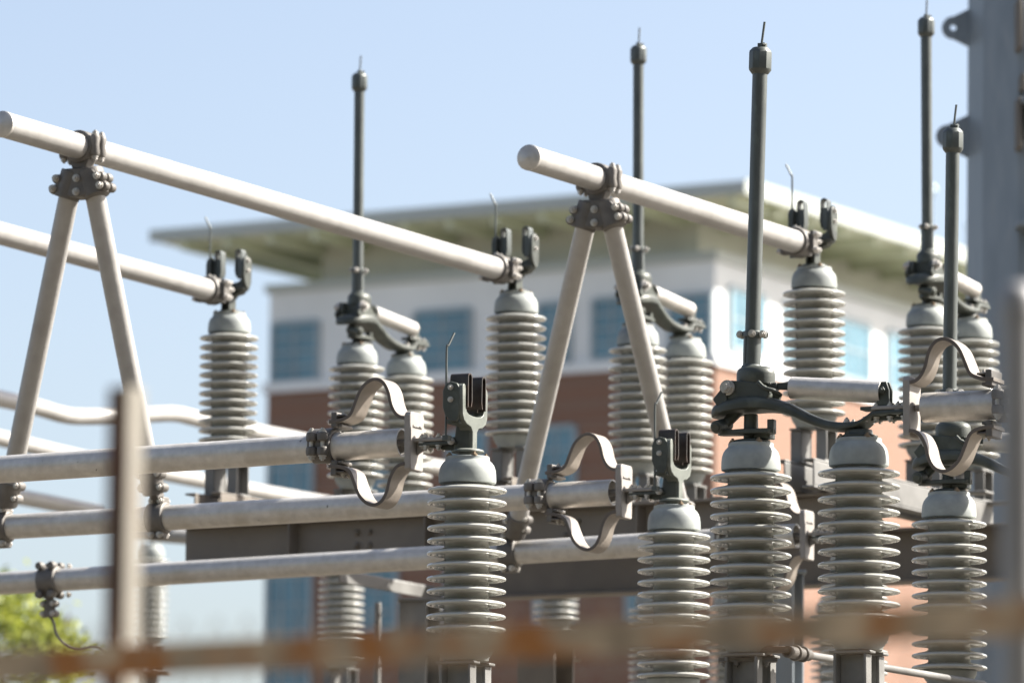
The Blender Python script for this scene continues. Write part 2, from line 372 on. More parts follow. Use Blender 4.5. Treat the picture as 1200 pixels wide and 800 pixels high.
for i in range(3):
    c = dup(ins0, BL[i] - down, ZVB, bl_lab[i]); c['group'] = GB
    c = dup(ins0, BS[i] - down, ZVB, bs_lab[i]); c['group'] = GB

# ------------------------------------------------------------------ jaws
def make_jaw(label, rear, horn_side, bend):
    t = thing('switch_jaw', label, 'switch jaw', group='open fork jaws on insulators')
    y = MB()
    y.lathe([(0.035, -0.014), (0.035, 0.0), (0.057, 0.0), (0.059, 0.004), (0.057, 0.010), (0.045, 0.015), (0.03, 0.017)], 32)
    lw = 0.014 if rear else 0.0
    half = [(-0.019, 0.012), (-0.019, 0.082 - lw), (-0.032, 0.098 - lw), (-0.066, 0.106 - lw), (-0.090, 0.120), (-0.102, 0.144), (-0.104, 0.236), (-0.101, 0.254), (-0.092, 0.263), (-0.081, 0.258), (-0.077, 0.243), (-0.076, 0.172), (-0.068, 0.155), (-0.050, 0.146), (-0.014, 0.142)]
    pts = half + [(-a, b) for a, b in reversed(half)]
    y.prism(pts, (0, 0, 0), (0, 1, 0), (0, 0, 1), -0.020, 0.028)
    yk = y.build('yoke', M['bronze'] if rear else M['yoke'], t, bevel=0.004)
    for s in (-1, 1):                                   # dark cheek plates outside the arms and down the stem
        ck = MB()
        ck.prism([(-0.040, 0.140), (-0.050, 0.170), (-0.050, 0.235), (-0.040, 0.260), (-0.018, 0.272), (0.006, 0.264), (0.016, 0.245), (0.018, 0.17), (0.014, 0.13), (0.006, 0.112), (-0.02, 0.112)], (0, s * 0.098, 0), (1, 0, 0), (0, 0, 1), -0.009, 0.009)
        ck.prism([(-0.046, 0.014), (-0.042, 0.06), (-0.036, 0.118), (0.017, 0.118), (0.018, 0.014)], (0, s * 0.018, 0), (1, 0, 0), (0, 0, 1), -0.005, 0.005)
        ck.prism([(-0.036, 0.104), (-0.040, 0.125), (0.012, 0.125), (0.014, 0.104)], (0, s * 0.055, 0), (1, 0, 0), (0, 0, 1), -0.042, 0.042)
        ck.build('cheek_plate', M['bronze'], t, bevel=0.004)
    b = MB()
    for s in (-1, 1):
        for z in (0.248, 0.200): b.hexb((-0.018, s * 0.106, z), (0, s, 0), 0.009, 0.008)
    build_each(b, 'bolt', M['bolt'], yk)
    for s in (-1, 1):
        l = MB(); o = 0.072
        path = [(s * o, 0.172), (s * o, 0.290)]
        for k in range(1, 8):
            a = math.pi * k / 8; path.append((s * (o - 0.015 + 0.015 * math.cos(a)), 0.290 + 0.015 * math.sin(a)))
        path += [(s * (o - 0.030), 0.290), (s * (o - 0.032), 0.20), (s * (o - 0.026), 0.176)]
        rings = []
        for i, (yy, zz) in enumerate(path):
            a = Vector(path[max(0, i - 1)]); c = Vector(path[min(len(path) - 1, i + 1)]); d = (c - a).normalized(); n = Vector((-d.y, d.x)) * 0.0026
            lx = 0.022 if rear else 0.035; rings.append([Vector((-lx, yy + n.x, zz + n.y)), Vector((lx, yy + n.x, zz + n.y)), Vector((lx, yy - n.x, zz - n.y)), Vector((-lx, yy - n.x, zz - n.y))])
        l.loft(rings); l.box((-0.002, s * (o - 0.014), 0.215), (0.030, 0.020, 0.10))
        l.build('contact_leaf', M['rod'] if rear else M['copper'], t, bevel=0.0)
    h = MB(); hy = horn_side * 0.088; hx = -0.044
    h.sweep(smooth_path([(hx, hy, 0.055), (hx, hy, 0.25), (hx, hy, 0.405), (hx + 0.004, hy + bend * 0.006, 0.418), (hx + 0.012, hy + bend * 0.036, 0.470)], 5), 0.0042, 10)
    h.box((hx, hy * 0.9, 0.052), (0.022, 0.03, 0.02))
    h.build('arcing_horn', M['rod'], t)
    g = MB()
    if not rear:
        g.box((-0.105, 0, 0.040), (0.15, 0.062, 0.013)); g.prism([(-0.17, 0.034), (-0.03, 0.034), (-0.03, 0.012), (-0.08, 0.014)], (0, 0, 0), (1, 0, 0), (0, 0, 1), -0.007, 0.007)
        g.box((-0.055, 0, 0.052), (0.035, 0.05, 0.022))
        tg = g.build('terminal_tongue', M['bronze'], t, bevel=0.002)
        b = MB()
        for x in (-0.155, -0.105):
            for yy in (-0.02, 0.02): b.hexb((x, yy, 0.067), (0, 0, 1), 0.009, 0.008); b.hexb((x, yy, 0.033), (0, 0, -1), 0.010, 0.014)
        b.hexb((-0.05, -0.031, 0.045), (0, -1, 0), 0.011, 0.01)
        build_each(b, 'bolt', M['bolt'], tg)
    else:
        za = 0.088
        g.lathe([(0.0512, 0), (0.062, 0.0), (0.066, 0.01), (0.066, 0.08), (0.060, 0.088), (0.058, 0.09), (0.0, 0.09)], 32, (-0.22, 0, za), (1, 0, 0))
        for s in (-1, 1):
            g.box((-0.165, s * 0.072, za), (0.05, 0.02, 0.10)); g.box((-0.105, s * 0.04, za + 0.01), (0.05, 0.03, 0.055))
        g.box((-0.11, 0, za - 0.005), (0.075, 0.05, 0.09)); g.box((-0.06, 0, za - 0.02), (0.09, 0.03, 0.03))
        tg = g.build('tube_clamp', M['casting'], t, bevel=0.005)
        b = MB()
        for s in (-1, 1):
            for x in (-0.178, -0.15):
                for zz in (0.035, -0.035): b.hexb((x, s * 0.082, za + zz), (0, s, 0), 0.012, 0.014)
            for x in (-0.12, -0.09): b.hexb((x, s * 0.055, za + 0.012), (0, s, 0), 0.012, 0.014)
        for x in (-0.16, -0.12): b.hexb((x, 0.02, za + 0.064), (0, 0, 1), 0.012, 0.012)
        build_each(b, 'bolt', M['bolt'], tg)
    return t
jaw0 = make_jaw('dark fork jaw on the nearest insulator, joined to the topmost near tube', False, -1, 1)
jaw0.scale = (1, 1, 0.9); jaw0.location = J1 + Z * 0.004; jaw0.rotation_euler = (0, 0, ZU)
dup(jaw0, J2 + Z * 0.004, ZU, 'dark fork jaw on the second near insulator, joined to the middle near tube')
dup(jaw0, J3 + Z * 0.004, ZU, 'dark fork jaw behind the near curved arm, joined to the lowest near tube')
jawr = make_jaw('black fork jaw against the sky at the end of the leftmost raised tube', True, 1, 1)
jawr.location = K1 - Z * 0.01; jawr.rotation_euler = (0, 0, ZVB)
dup(jawr, K2 - Z * 0.01, ZVB, 'black fork jaw at the far end of the longest raised tube, under the green roof')
dup(jawr, K3 - Z * 0.01, ZVB, 'black fork jaw beside the tallest near blade, with a thin horn against the sky')

# ------------------------------------------------------------------ hinges and upright blades
def make_hinge(label, S, tilt):
    t = thing('disconnect_switch_blade', label, 'switch blade', group='upright open switch blades')
    kx = lambda x: x if x <= 0.13 else 0.13 + (x - 0.13) * (S - 0.13) / (0.397 - 0.13) if x < 0.397 else S + (x - 0.397)
    st = [(-0.137, 0.100, 0.020, 0.010), (-0.128, 0.106, 0.046, 0.022), (-0.105, 0.114, 0.066, 0.028), (-0.06, 0.124, 0.080, 0.030), (0.0, 0.130, 0.084, 0.030), (0.06, 0.129, 0.080, 0.029), (0.115, 0.118, 0.066, 0.026),
          (0.165, 0.099, 0.054, 0.024), (0.21, 0.077, 0.046, 0.022), (0.26, 0.056, 0.044, 0.021), (0.31, 0.043, 0.048, 0.019), (0.36, 0.040, 0.056, 0.016), (0.41, 0.046, 0.056, 0.014), (0.445, 0.068, 0.046, 0.013), (0.47, 0.080, 0.040, 0.012), (0.60, 0.083, 0.036, 0.011)]
    sp = smooth_path([(kx(a), b, c) for a, b, c, d in st], 4); sp2 = smooth_path([(d, 0, 0) for a, b, c, d in st], 4)
    rings = []
    for q, q2 in zip(sp, sp2):
        x, z, wd, th = q.x, q.y, q.z, q2.x; rg = []
        for k in range(24):
            a = 2 * math.pi * k / 24; ca, sa = math.cos(a), math.sin(a)
            rg.append(Vector((x, wd * math.copysign(abs(ca) ** 0.6, ca), z + (th if sa > 0 else th * 0.75) * math.copysign(abs(sa) ** (0.75 if sa > 0 else 0.3), sa))))
        rings.append(rg)
    a = MB(); a.loft(rings)
    a.build('curved_arm', M['bronze'], t, angle=50)
    f = MB(); f.lathe([(0.062, 0), (0.064, 0.01), (0.05, 0.014), (0.046, 0.03)], 28, (S, 0, 0)); f.box((S + 0.11, 0, 0.100), (0.19, 0.058, 0.012)); f.box((S + 0.1, 0, 0.066), (0.15, 0.03, 0.016))
    tb = f.build('terminal_bar', M['bronze'], t, bevel=0.002)
    b = MB()
    for x in (0.07, 0.12, 0.17):
        for yy in (-0.018, 0.018): b.hexb((S + x, yy, 0.106), (0, 0, 1), 0.009, 0.008); b.hexb((S + x, yy, 0.068), (0, 0, -1), 0.010, 0.012)
    for k in range(4):
        q = math.pi / 4 + k * math.pi / 2; b.hexb((S + 0.045 * math.cos(q), 0.045 * math.sin(q), 0.055), (0, 0, 1), 0.010, 0.010)
    build_each(b, 'bolt', M['bolt'], tb)
    # rotating crank on the pivot insulator
    c = MB(); c.lathe([(0.066, 0), (0.068, 0.008), (0.05, 0.012), (0.026, 0.014), (0.024, 0.10)], 28)
    c.prism([(-0.115, 0.0), (-0.10, -0.022), (0.0, -0.045), (0.085, -0.03), (0.10, 0.0), (0.085, 0.03), (0.0, 0.045), (-0.10, 0.022)], (0, -0.02, 0.028), (1, 0, 0), (0, 1, 0), 0.0, 0.017)
    c.box((0.085, -0.02, 0.052), (0.024, 0.03, 0.05)); c.box((0.05, 0.0, 0.022), (0.06, 0.05, 0.02))
    c.cyl((-0.10, -0.075, 0.052), (-0.085, 0.0, 0.070), 0.023, seg=20); c.cyl((-0.10, -0.082, 0.050), (-0.10, -0.075, 0.052), 0.015, seg=20)
    c.cyl((-0.085, -0.03, 0.065), (-0.045, 0.01, 0.12), 0.019, seg=16)
    c.build('crank_arm', M['bronze'], t, bevel=0.003)
    # cheeks and pivot
    k = MB()
    for s in (-1, 1):
        k.prism([(-0.075, 0.135), (-0.086, 0.175), (-0.075, 0.205), (-0.05, 0.214), (0.02, 0.206), (0.075, 0.192), (0.092, 0.165), (0.08, 0.14)], (0, s * 0.05, 0), (1, 0, 0), (0, 0, 1), -0.009, 0.009)
        k.prism([(-0.10, 0.128), (-0.115, 0.15), (-0.07, 0.2), (-0.06, 0.13)], (0, s * 0.064, 0), (1, 0, 0), (0, 0, 1), -0.006, 0.006)
    k.box((-0.02, 0, 0.168), (0.05, 0.085, 0.07)); k.box((0.045, 0, 0.185), (0.05, 0.04, 0.03)); k.cyl((0.05, -0.05, 0.165), (0.05, 0.05, 0.165), 0.017, seg=16)
    k.sweep(smooth_path([(0.05, -0.06, 0.205), (0.075, -0.062, 0.182), (0.105, -0.05, 0.172), (0.12, -0.02, 0.158)], 4), 0.008, 8)
    ch = k.build('hinge_yoke', M['bronze'], t, bevel=0.003)
    b = MB()
    for s in (-1, 1):
        b.mark(); b.cyl((-0.062, s * 0.06, 0.188), (-0.062, s * 0.068, 0.188), 0.027, seg=24); b.cyl((-0.062, s * 0.068, 0.188), (-0.062, s * 0.083, 0.188), 0.0215, seg=6); b.cyl((-0.062, s * 0.083, 0.188), (-0.062, s * 0.094, 0.188), 0.0125, seg=16)
    build_each(b, 'pivot_bolt', M['bolt'], ch)
    # counterbalance cylinder
    x0, x1 = 0.150, S + 0.085; p0, p1 = Vector((x0, 0, 0.186)), Vector((x1, 0, 0.156))
    q = MB(); q.pipe(p0, p1, 0.0385, 0.034, 40); ax = (p1 - p0).normalized()
    q.cyl(p0 + ax * 0.004, p0 + ax * 0.01, 0.034, seg=32); q.cyl(p1 - ax * 0.012, p1 - ax * 0.006, 0.034, seg=32)
    cy = q.build('counterbalance_cylinder', M['alu'], t, bevel=0.0012)
    e = MB(); e.cyl(p1 - ax * 0.02, p1 + ax * 0.012, 0.011, seg=12)
    for s in (-1, 1): e.prism([(-0.022, 0.095), (-0.022, 0.15), (-0.01, 0.190), (0.012, 0.190), (0.022, 0.16), (0.022, 0.095)], (x1 + 0.010, s * 0.016, 0), (1, 0, 0), (0, 0, 1), -0.005, 0.005)
    e.hexb((x1 + 0.008, -0.021, 0.160), (0, -1, 0), 0.013, 0.012); e.box((x1 + 0.012, 0, 0.102), (0.06, 0.05, 0.012))
    e.build('clevis', M['bronze'], cy, bevel=0.002)
    e = MB(); e.cyl(p0 - ax * 0.105, p0 + ax * 0.01, 0.009, seg=12)
    e.box(p0 - ax * 0.035 + Vector((0, 0, 0.004)), (0.05, 0.02, 0.022)); e.box(p0 - ax * 0.075, (0.05, 0.034, 0.024)); e.hexb(p0 - ax * 0.08 + Vector((0, -0.016, 0.006)), (0, -1, 0.3), 0.012, 0.01)
    e.build('link_rod', M['bronze'], cy, bevel=0.002)
    # blade, pivoting at its foot
    BO = Vector((0, 0, 0.200)); bl = MB()
    bl.cyl((0, 0, 0.06), (0, 0, 1.12), 0.0262, seg=32)
    blade = bl.build('blade_tube', M['rod'], t, loc=BO); blade.rotation_euler = (0, tilt, 0)
    d = MB(); d.lathe([(0.052, 0.0), (0.056, 0.005), (0.056, 0.040), (0.053, 0.053), (0.045, 0.061), (0.036, 0.065), (0.033, 0.066)], 32, (0.017, 0, 0), sx=1.22)
    d.build('socket_dome', M['bronze'], blade, angle=40)
    s_ = MB(); s_.lathe([(0.030, 0.05), (0.036, 0.056), (0.036, 0.066), (0.031, 0.072), (0.0305, 0.185), (0.0262, 0.19)], 32)
    s_.box((-0.013, -0.0286, 0.125), (0.004, 0.004, 0.10))
    s_.lathe([(0.030, 0.166), (0.0355, 0.168), (0.0355, 0.186), (0.030, 0.188)], 32)
    for sg in (-1, 1): s_.box((sg * 0.040, 0, 0.177), (0.022, 0.022, 0.020))
    s_.build('sleeve', M['rod'], blade, bevel=0.001)
    b = MB()
    for sg in (-1, 1): b.hexb((sg * 0.042, -0.011, 0.177), (0, -1, 0), 0.0105, 0.009); b.hexb((sg * 0.042, 0.011, 0.177), (0, 1, 0), 0.0105, 0.009)
    b.hexb((0.012, -0.036, 0.177), (0.2, -1, 0), 0.0105, 0.009)
    build_each(b, 'clamp_bolt', M['bolt'], blade)
    h = MB(); HX = 0.066; h.lathe([(r_, z_ + HX) for r_, z_ in [(0.0262, 1.02), (0.031, 1.024), (0.040, 1.036), (0.0405, 1.040), (0.0405, 1.095), (0.039, 1.102), (0.028, 1.114), (0.018, 1.116), (0.0, 1.116)]], 10)
    h.box((0.006, 0, 1.122 + HX), (0.03, 0.018, 0.016)); h.hexb((0.016, -0.01, 1.123 + HX), (0, -1, 0), 0.006, 0.006)
    h.build('blade_head', M['rod'], blade, bevel=0.002)
    r = MB(); r.cyl((0.002, 0, 1.118 + HX), (0.012, 0, 1.205 + HX), 0.0042, seg=10)
    r.build('arcing_tip', M['rod'], blade)
    return t
hg1 = make_hinge('tallest near blade of dark tube standing upright above the curved arm', 0.397, R(1.6)); hg1.location = L1 - Z * 0.01; hg1.rotation_euler = (0, 0, ZU)
h2 = dup(hg1, L2 - Z * 0.01, ZU, 'near blade of dark tube standing upright through the right hand strap loop')
for c in h2.children:
    if c.name.startswith('blade_tube'): c.rotation_euler = (0, R(1.0), 0)
hgb = make_hinge('leftmost rear blade of dark tube standing upright against open sky', SPB, R(-0.5)); hgb.location = BL[0] - Z * 0.01; hgb.rotation_euler = (0, 0, ZVB)
dup(hgb, BL[1] - Z * 0.01, ZVB, 'middle rear blade of dark tube rising behind the capped raised tube')
dup(hgb, BL[2] - Z * 0.01, ZVB, 'rear blade of dark tube rising beside the grey steel pole')

# ------------------------------------------------------------------ expansion connectors
def make_connector(label):
    t = thing('expansion_connector', label, 'connector', group='looped strap connectors')
    loop = [(-0.300, 0.080), (-0.262, 0.083), (-0.235, 0.090), (-0.213, 0.106), (-0.196, 0.145), (-0.176, 0.188), (-0.147, 0.216), (-0.116, 0.225), (-0.087, 0.212), (-0.067, 0.180), (-0.055, 0.135), (-0.038, 0.102), (-0.018, 0.086), (0.004, 0.082)]
    lp = [(p.x, p.y) for p in smooth_path([(a, b, 0) for a, b in loop], 5)]
    for s in (1, -1):
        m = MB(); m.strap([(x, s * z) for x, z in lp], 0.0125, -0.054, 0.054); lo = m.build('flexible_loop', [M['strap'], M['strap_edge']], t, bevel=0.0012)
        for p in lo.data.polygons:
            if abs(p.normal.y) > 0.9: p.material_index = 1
    c = MB()
    c.lathe([(0.0515, 0), (0.060, 0.0), (0.063, 0.005), (0.063, 0.085), (0.060, 0.09), (0.0515, 0.09)], 36, (-0.385, 0, 0), (1, 0, 0))
    for yy in (-1, 1):
        for x in (-0.362, -0.318):
            for zz in (1, -1):
                c.lathe([(0.019, -0.016), (0.021, 0.0), (0.019, 0.016)], 18, (x, yy * 0.066, zz * 0.026), (0, 0, 1)); c.box((x, yy * 0.056, zz * 0.026), (0.034, 0.03, 0.034))
    for s in (-1, 1):
        c.box((-0.281, 0, s * 0.086), (0.024, 0.105, 0.056)); c.box((-0.268, 0, s * 0.066), (0.03, 0.09, 0.012)); c.box((-0.262, 0, s * 0.101), (0.05, 0.104, 0.008))
    cl = c.build('clamp', M['casting'], t, bevel=0.004)
    b = MB()
    for yy in (-1, 1):
        for x in (-0.362, -0.318): b.mark(); b.cyl((x, yy * 0.066, -0.055), (x, yy * 0.066, 0.055), 0.008, seg=10); b.hexb((x, yy * 0.066, 0.042), (0, 0, 1), 0.0125, 0.01, False); b.hexb((x, yy * 0.066, -0.042), (0, 0, -1), 0.0125, 0.012, False)
    for s in (-1, 1):
        for yy in (-0.025, 0.025): b.hexb((-0.255, yy, s * 0.105), (0, 0, s), 0.009, 0.008)
    build_each(b, 'bolt', M['bolt'], cl)
    p = MB(); p.prism([(-0.052, -0.098), (-0.044, -0.104), (0.044, -0.104), (0.052, -0.098), (0.056, 0.09), (0.046, 0.104), (-0.046, 0.104), (-0.056, 0.09)], (0.013, 0, 0), (0, 1, 0), (0, 0, 1), -0.013, 0.013)
    p.box((0.085, 0, 0.003), (0.13, 0.062, 0.014)); p.prism([(0.026, -0.004), (0.10, -0.004), (0.026, -0.05)], (0, 0, 0), (1, 0, 0), (0, 0, 1), -0.006, 0.006)
    p.cyl((-0.12, 0, 0.0), (0.0, 0, 0.0), 0.012, seg=14)
    pd = p.build('terminal_pad', M['pad'], t, bevel=0.004)
    b = MB()
    for yy in (-0.02, 0.02): b.hexb((0.055, yy, 0.010), (0, 0, 1), 0.010, 0.009); b.hexb((0.055, yy, -0.006), (0, 0, -1), 0.011, 0.015)
    build_each(b, 'bolt', M['bolt'], pd)
    q = MB()                                        # small raised cast lettering on the lit face
    yy = -0.038
    for wd, hh, dz in ((.005, .013, 0), (.004, .007, -.002), (.005, .008, -.002), (.004, .006, -.003), (.006, .008, -.002), (.004, .006, -.002), (.005, .008, -.002), (.003, .012, 0), (.003, .012, 0), (.006, .008, -.002)):
        q.box((0.0268, yy + wd / 2, 0.052 + dz), (0.0016, wd * 0.8, hh * 0.8)); yy += wd + 0.0028
    q.build('cast_lettering', M['mark'], pd)
    return t
zt = 0.052
con0 = make_connector('strap loops clamped to the topmost near tube, left of the nearest fork jaw')
C1 = J1 - U * 0.225 + Z * zt; C2 = J2 - U * 0.225 + Z * zt; C3 = J3 - U * 0.225 + Z * zt; C4 = S1 + U * 0.205 + Z * 0.086
con0.location = C1; con0.rotation_euler = (0, 0, ZU)
dup(con0, C2, ZU, 'strap loops clamped to the middle near tube, left of the second near fork jaw')
dup(con0, C3, ZU, 'strap loops half hidden between two near insulators, on the lowest near tube')
dup(con0, C4, ZU + math.pi, 'strap loops circling the upright blade beside the grey pole, turned the other way')

# ------------------------------------------------------------------ bus tubes
def straight_tube(name, label, a, b, material, ro=RB, capped=False, group=None):
    o = thing(name, label, 'bus tube', a, 0, group)
    m = MB(); m.pipe((0, 0, 0), Vector(b) - Vector(a), ro, ro - 0.006, 48)
    t = m.build('tube_wall', material, o)
    if capped:
        d = (Vector(b) - Vector(a)).normalized(); c = MB(); c.lathe([(ro - 0.0005, 0.004), (ro + 0.0015, 0.0), (ro + 0.001, -0.012), (ro - 0.01, -0.02), (0, -0.024)], 40, (0, 0, 0), d)
        c.build('end_cap', M['alu'], o)
    return o
GT = 'near horizontal bus tubes'; GR = 'raised bus tubes'
def far_on(near, px, py, dirv):
    # point of the tube seen at the pixel, on the vertical plane through `near` along dirv
    n = Vector((dirv.y, -dirv.x, 0)); d = ray(px, py); return CAM + d * ((near - CAM).dot(n) / d.dot(n))
T1b = C1 - U * 0.032; T2b = C2 - U * 0.032; T3b = C3 - U * 0.032
T1a = far_on(T1b, -60, 554, U); T2a = far_on(T2b, -60, 621, U); T3a = far_on(T3b, -60, 687, U)
straight_tube('bus_tube', 'topmost of the near grey tubes running left out of frame', T1a, T1b, M['alu'], group=GT)
straight_tube('bus_tube', 'middle near grey tube carrying both feet of the left A frame', T2a, T2b, M['alu'], group=GT)
straight_tube('bus_tube', 'lowest near grey tube with a bolted collar and hanging cable', T3a, T3b, M['alu'], group=GT)
straight_tube('bus_tube', 'short near grey tube leaving the strap loops behind the right edge post', C4 + U * 0.032, C4 + U * 2.2, M['alu'], group=GT)
zbt = zb + 0.088
Ab = K2 - VB * 0.21 + Z * 0.078; Bb = K3 - VB * 0.21 + Z * 0.078; Cb = K1 - VB * 0.21 + Z * 0.078
Aa = far_on(Ab, 4, 146, VB); Ba = far_on(Bb, 621, 185, VB); Ca = far_on(Cb, -60, 257, VB)
print('bus z', Aa, Ab, Ba, Bb, Ca, Cb)
straight_tube('bus_tube', 'longest raised pale tube crossing the sky on the left A frame', Aa, Ab, M['alu_bright'], capped=True, group=GR)
straight_tube('bus_tube', 'raised pale tube with a round end cap resting on the right A frame', Ba, Bb, M['alu_bright'], capped=True, group=GR)
straight_tube('bus_tube', 'raised pale tube below the longest one, ending at the leftmost fork jaw', Ca, Cb, M['alu_bright'], group=GR)

# ------------------------------------------------------------------ A frames between raised and near tubes
def leg_clamp(m, b, p, td, ld, hx):
    # collar on the tube (axis td), plate and socket for the leg (dir ld), hx horizontal towards the camera
    m.lathe([(0.0515, -0.04), (0.061, -0.04), (0.064, -0.034), (0.064, 0.034), (0.061, 0.04), (0.0515, 0.04)], 32, p, td)
    up = Z
    for s in (1, -1):
        q = p + up * (s * 0.068); m.beam(q - td * 0.034, q + td * 0.034, 0.05, 0.034)
        for tt in (-0.02, 0.02): b.hexb(q + td * tt + hx * 0.025, hx, 0.012, 0.012); b.hexb(q + td * tt - hx * 0.025, -hx, 0.012, 0.012)
    f0 = p + up * 0.075; f1 = p + ld * 0.215
    m.beam(f0, p + ld * 0.13, 0.035, 0.055, hx)
    m.cyl(p + ld * 0.105, f1, 0.047, seg=24)
    for k in (0.128, 0.185):
        for s in (-1, 1):
            q = p + ld * k + td * (s * 0.045); m.lathe([(0.018, -0.026), (0.02, 0), (0.018, 0.026)], 16, q, hx); b.hexb(q + hx * 0.024, hx, 0.012, 0.012)
def aframe(label, top, bdir, fl, fr, tdir):
    hx = Vector((tdir.y, -tdir.x, 0)).normalized()
    if hx.y > 0: hx = -hx
    t = thing('a_frame_support', label, 'support frame', (fl + fr) / 2, 0, 'A frames between tubes')
    o = (fl + fr) / 2; top = top - o; fl = fl - o; fr = fr - o
    ux = (fr - fl).normalized(); ux.z = 0; ux.normalize()
    m = MB(); b = MB()
    m.lathe([(0.0515, -0.042), (0.062, -0.042), (0.066, -0.036), (0.066, 0.036), (0.062, 0.042), (0.0515, 0.042)], 36, top, bdir)
    side = Vector((bdir.y, -bdir.x, 0)).normalized()
    for s in (-1, 1):
        for tt in (-0.024, 0.024):
            q = top + side * (s * 0.072) + bdir * tt
            m.lathe([(0.016, -0.045), (0.021, -0.03), (0.017, 0.0), (0.021, 0.03), (0.016, 0.045)], 16, q, Z); b.hexb(q + Z * 0.044, Z, 0.012, 0.012); b.hexb(q - Z * 0.044, -Z, 0.012, 0.012)
    m.prism([(-0.045, -0.05), (0.045, -0.05), (0.03, -0.09), (-0.03, -0.09)], top, ux, Z, -0.03, 0.03)
    m.prism([(-0.062, -0.088), (0.062, -0.088), (0.085, -0.115), (0.106, -0.165), (0.098, -0.184), (0.055, -0.188), (0.03, -0.205), (-0.03, -0.205), (-0.055, -0.188), (-0.098, -0.184), (-0.106, -0.165), (-0.085, -0.115)], top, ux, Z, -0.045, 0.045)
    a0 = top + ux * 0.040 - Z * 0.10; c0 = top - ux * 0.040 - Z * 0.10
    for s in (-1, 1):
        m.cyl(top + ux * (s * 0.036) - Z * 0.095, top + ux * (s * 0.072) - Z * 0.202, 0.052, seg=24)
    for (da, dz) in ((-0.10, -0.125), (0.10, -0.125), (-0.115, -0.165), (0.115, -0.165)):
        for tt in (-0.02, 0.03):
            q = top + ux * da + Z * dz - hx * tt; m.lathe([(0.017, -0.02), (0.021, 0), (0.017, 0.02)], 14, q, hx)
        b.hexb(top + ux * da * 0.93 + Z * dz + hx * 0.047, hx, 0.0125, 0.014)
    for dz in (-0.13, -0.185): b.hexb(top + Z * dz + hx * 0.046, hx, 0.0125, 0.014)
    hd = m.build('head_casting', M['casting'], t, bevel=0.005); build_each(b, 'bolt', M['bolt'], hd)
    for s, ft in ((-1, fl), (1, fr)):
        p0 = top + ux * (s * 0.050) - Z * 0.15; ld = (p0 - ft).normalized()
        l = MB(); l.cyl(ft + ld * 0.12, p0, 0.0405, seg=36); l.build('leg', M['alu_bright'], t)
        c = MB(); bb = MB(); leg_clamp(c, bb, ft, tdir, ld, hx); cc = c.build('foot_clamp', M['casting'], t, bevel=0.004); build_each(bb, 'bolt', M['bolt'], cc)
    return t
A_top = on_line(Aa, Ab, 97); B_top = on_line(Ba, Bb, 702)
aframe('left A frame of pale tubes under the longest raised tube', A_top, (Ab - Aa).normalized(), on_line(T2a, T2b, 2), on_line(T2a, T2b, 186), (T2b - T2a).normalized())
aframe('right A frame of pale tubes under the capped raised tube', B_top, (Bb - Ba).normalized(), on_line(T3a, T3b, 598), on_line(T3a, T3b, 806), (T3b - T3a).normalized())

# ------------------------------------------------------------------ bolted collar with hanging cable on the lowest tube
gp = on_line(T3a, T3b, 59); td = (T3b - T3a).normalized(); hx = Vector((td.y, -td.x, 0)).normalized(); hx = hx if hx.y < 0 else -hx
t = thing('cable_clamp', 'bolted collar on the lowest near tube with a cable hanging from it', 'clamp', gp)
c = MB(); c.lathe([(0.0515, -0.046), (0.06, -0.046), (0.063, -0.04), (0.063, 0.04), (0.06, 0.046), (0.0515, 0.046)], 32, (0, 0, 0), td); b = MB()
for s in (1, -1):
    for tt in (-0.032, 0.03):
        for yy in (-0.02, 0.055):
            q = Z * (s * 0.064) + td * tt - hx * (yy - 0.02); c.lathe([(0.016, -0.02), (0.02, 0), (0.016, 0.02)], 14, q, hx)
        b.hexb(Z * (s * 0.064) + td * tt + hx * 0.022, hx, 0.013, 0.012); b.hexb(Z * (s * 0.064) + td * (tt + 0.04) - hx * 0.04, td, 0.011, 0.01)
c.box((0, 0, -0.1), (0.035, 0.04, 0.08)); c.box((0.0, 0, -0.135), (0.05, 0.035, 0.06))
for zz in (-0.105, -0.15):
    for s in (-1, 1): c.lathe([(0.014, -0.022), (0.018, 0), (0.014, 0.022)], 12, td * (s * 0.026) + Z * zz, hx); b.hexb(td * (s * 0.026) + Z * zz + hx * 0.022, hx, 0.010, 0.01)
cc = c.build('collar', M['casting'], t, bevel=0.004); build_each(b, 'bolt', M['bolt'], cc)
cp = [gp + Z * -0.16] + [far_on(gp, x, y, U) for x, y in ((62.5, 728), (67, 744), (78, 756), (92, 761), (110, 758), (122, 763), (130, 776), (136, 800), (140, 850), (142, 930))]
k = MB(); k.sweep([p - gp for p in smooth_path(cp, 6)], 0.0062, 10); k.build('cable', M['cable'], t)

# ------------------------------------------------------------------ operating pipe between the near pivot insulators
t = thing('operating_pipe', 'pale pipe linked to the foot of the near blade pivot insulator, running away right', 'pipe', L1 - down)
m = MB(); a = Vector((0.13, -0.06, 0.005)); e = (L2 - L1) + Vector((0.13, -0.06, 0.005)); d = (e - a).normalized()
m.cyl(a + d * 0.12, e - d * 0.02, 0.0135, seg=24); m.build('pipe_rod', M['steel_pale'], t)
m = MB(); m.pipe(a - d * 0.02, a + d * 0.16, 0.021, 0.014, 24)
for q in (0.05, 0.11): m.lathe([(0.021, -0.008), (0.028, -0.006), (0.028, 0.006), (0.021, 0.008)], 20, a + d * q, d)
m.box(a + Vector((-0.06, 0.01, 0.008)), (0.12, 0.05, 0.022)); m.build('end_joint', M['casting'], t, bevel=0.003)
m = MB(); m.prism([(-0.11, -0.03), (0.0, -0.06), (0.09, -0.05), (0.09, 0.0), (0.0, 0.06), (-0.11, 0.02)], (0, 0, -0.014), (1, 0, 0), (0, 1, 0), -0.014, 0.0)
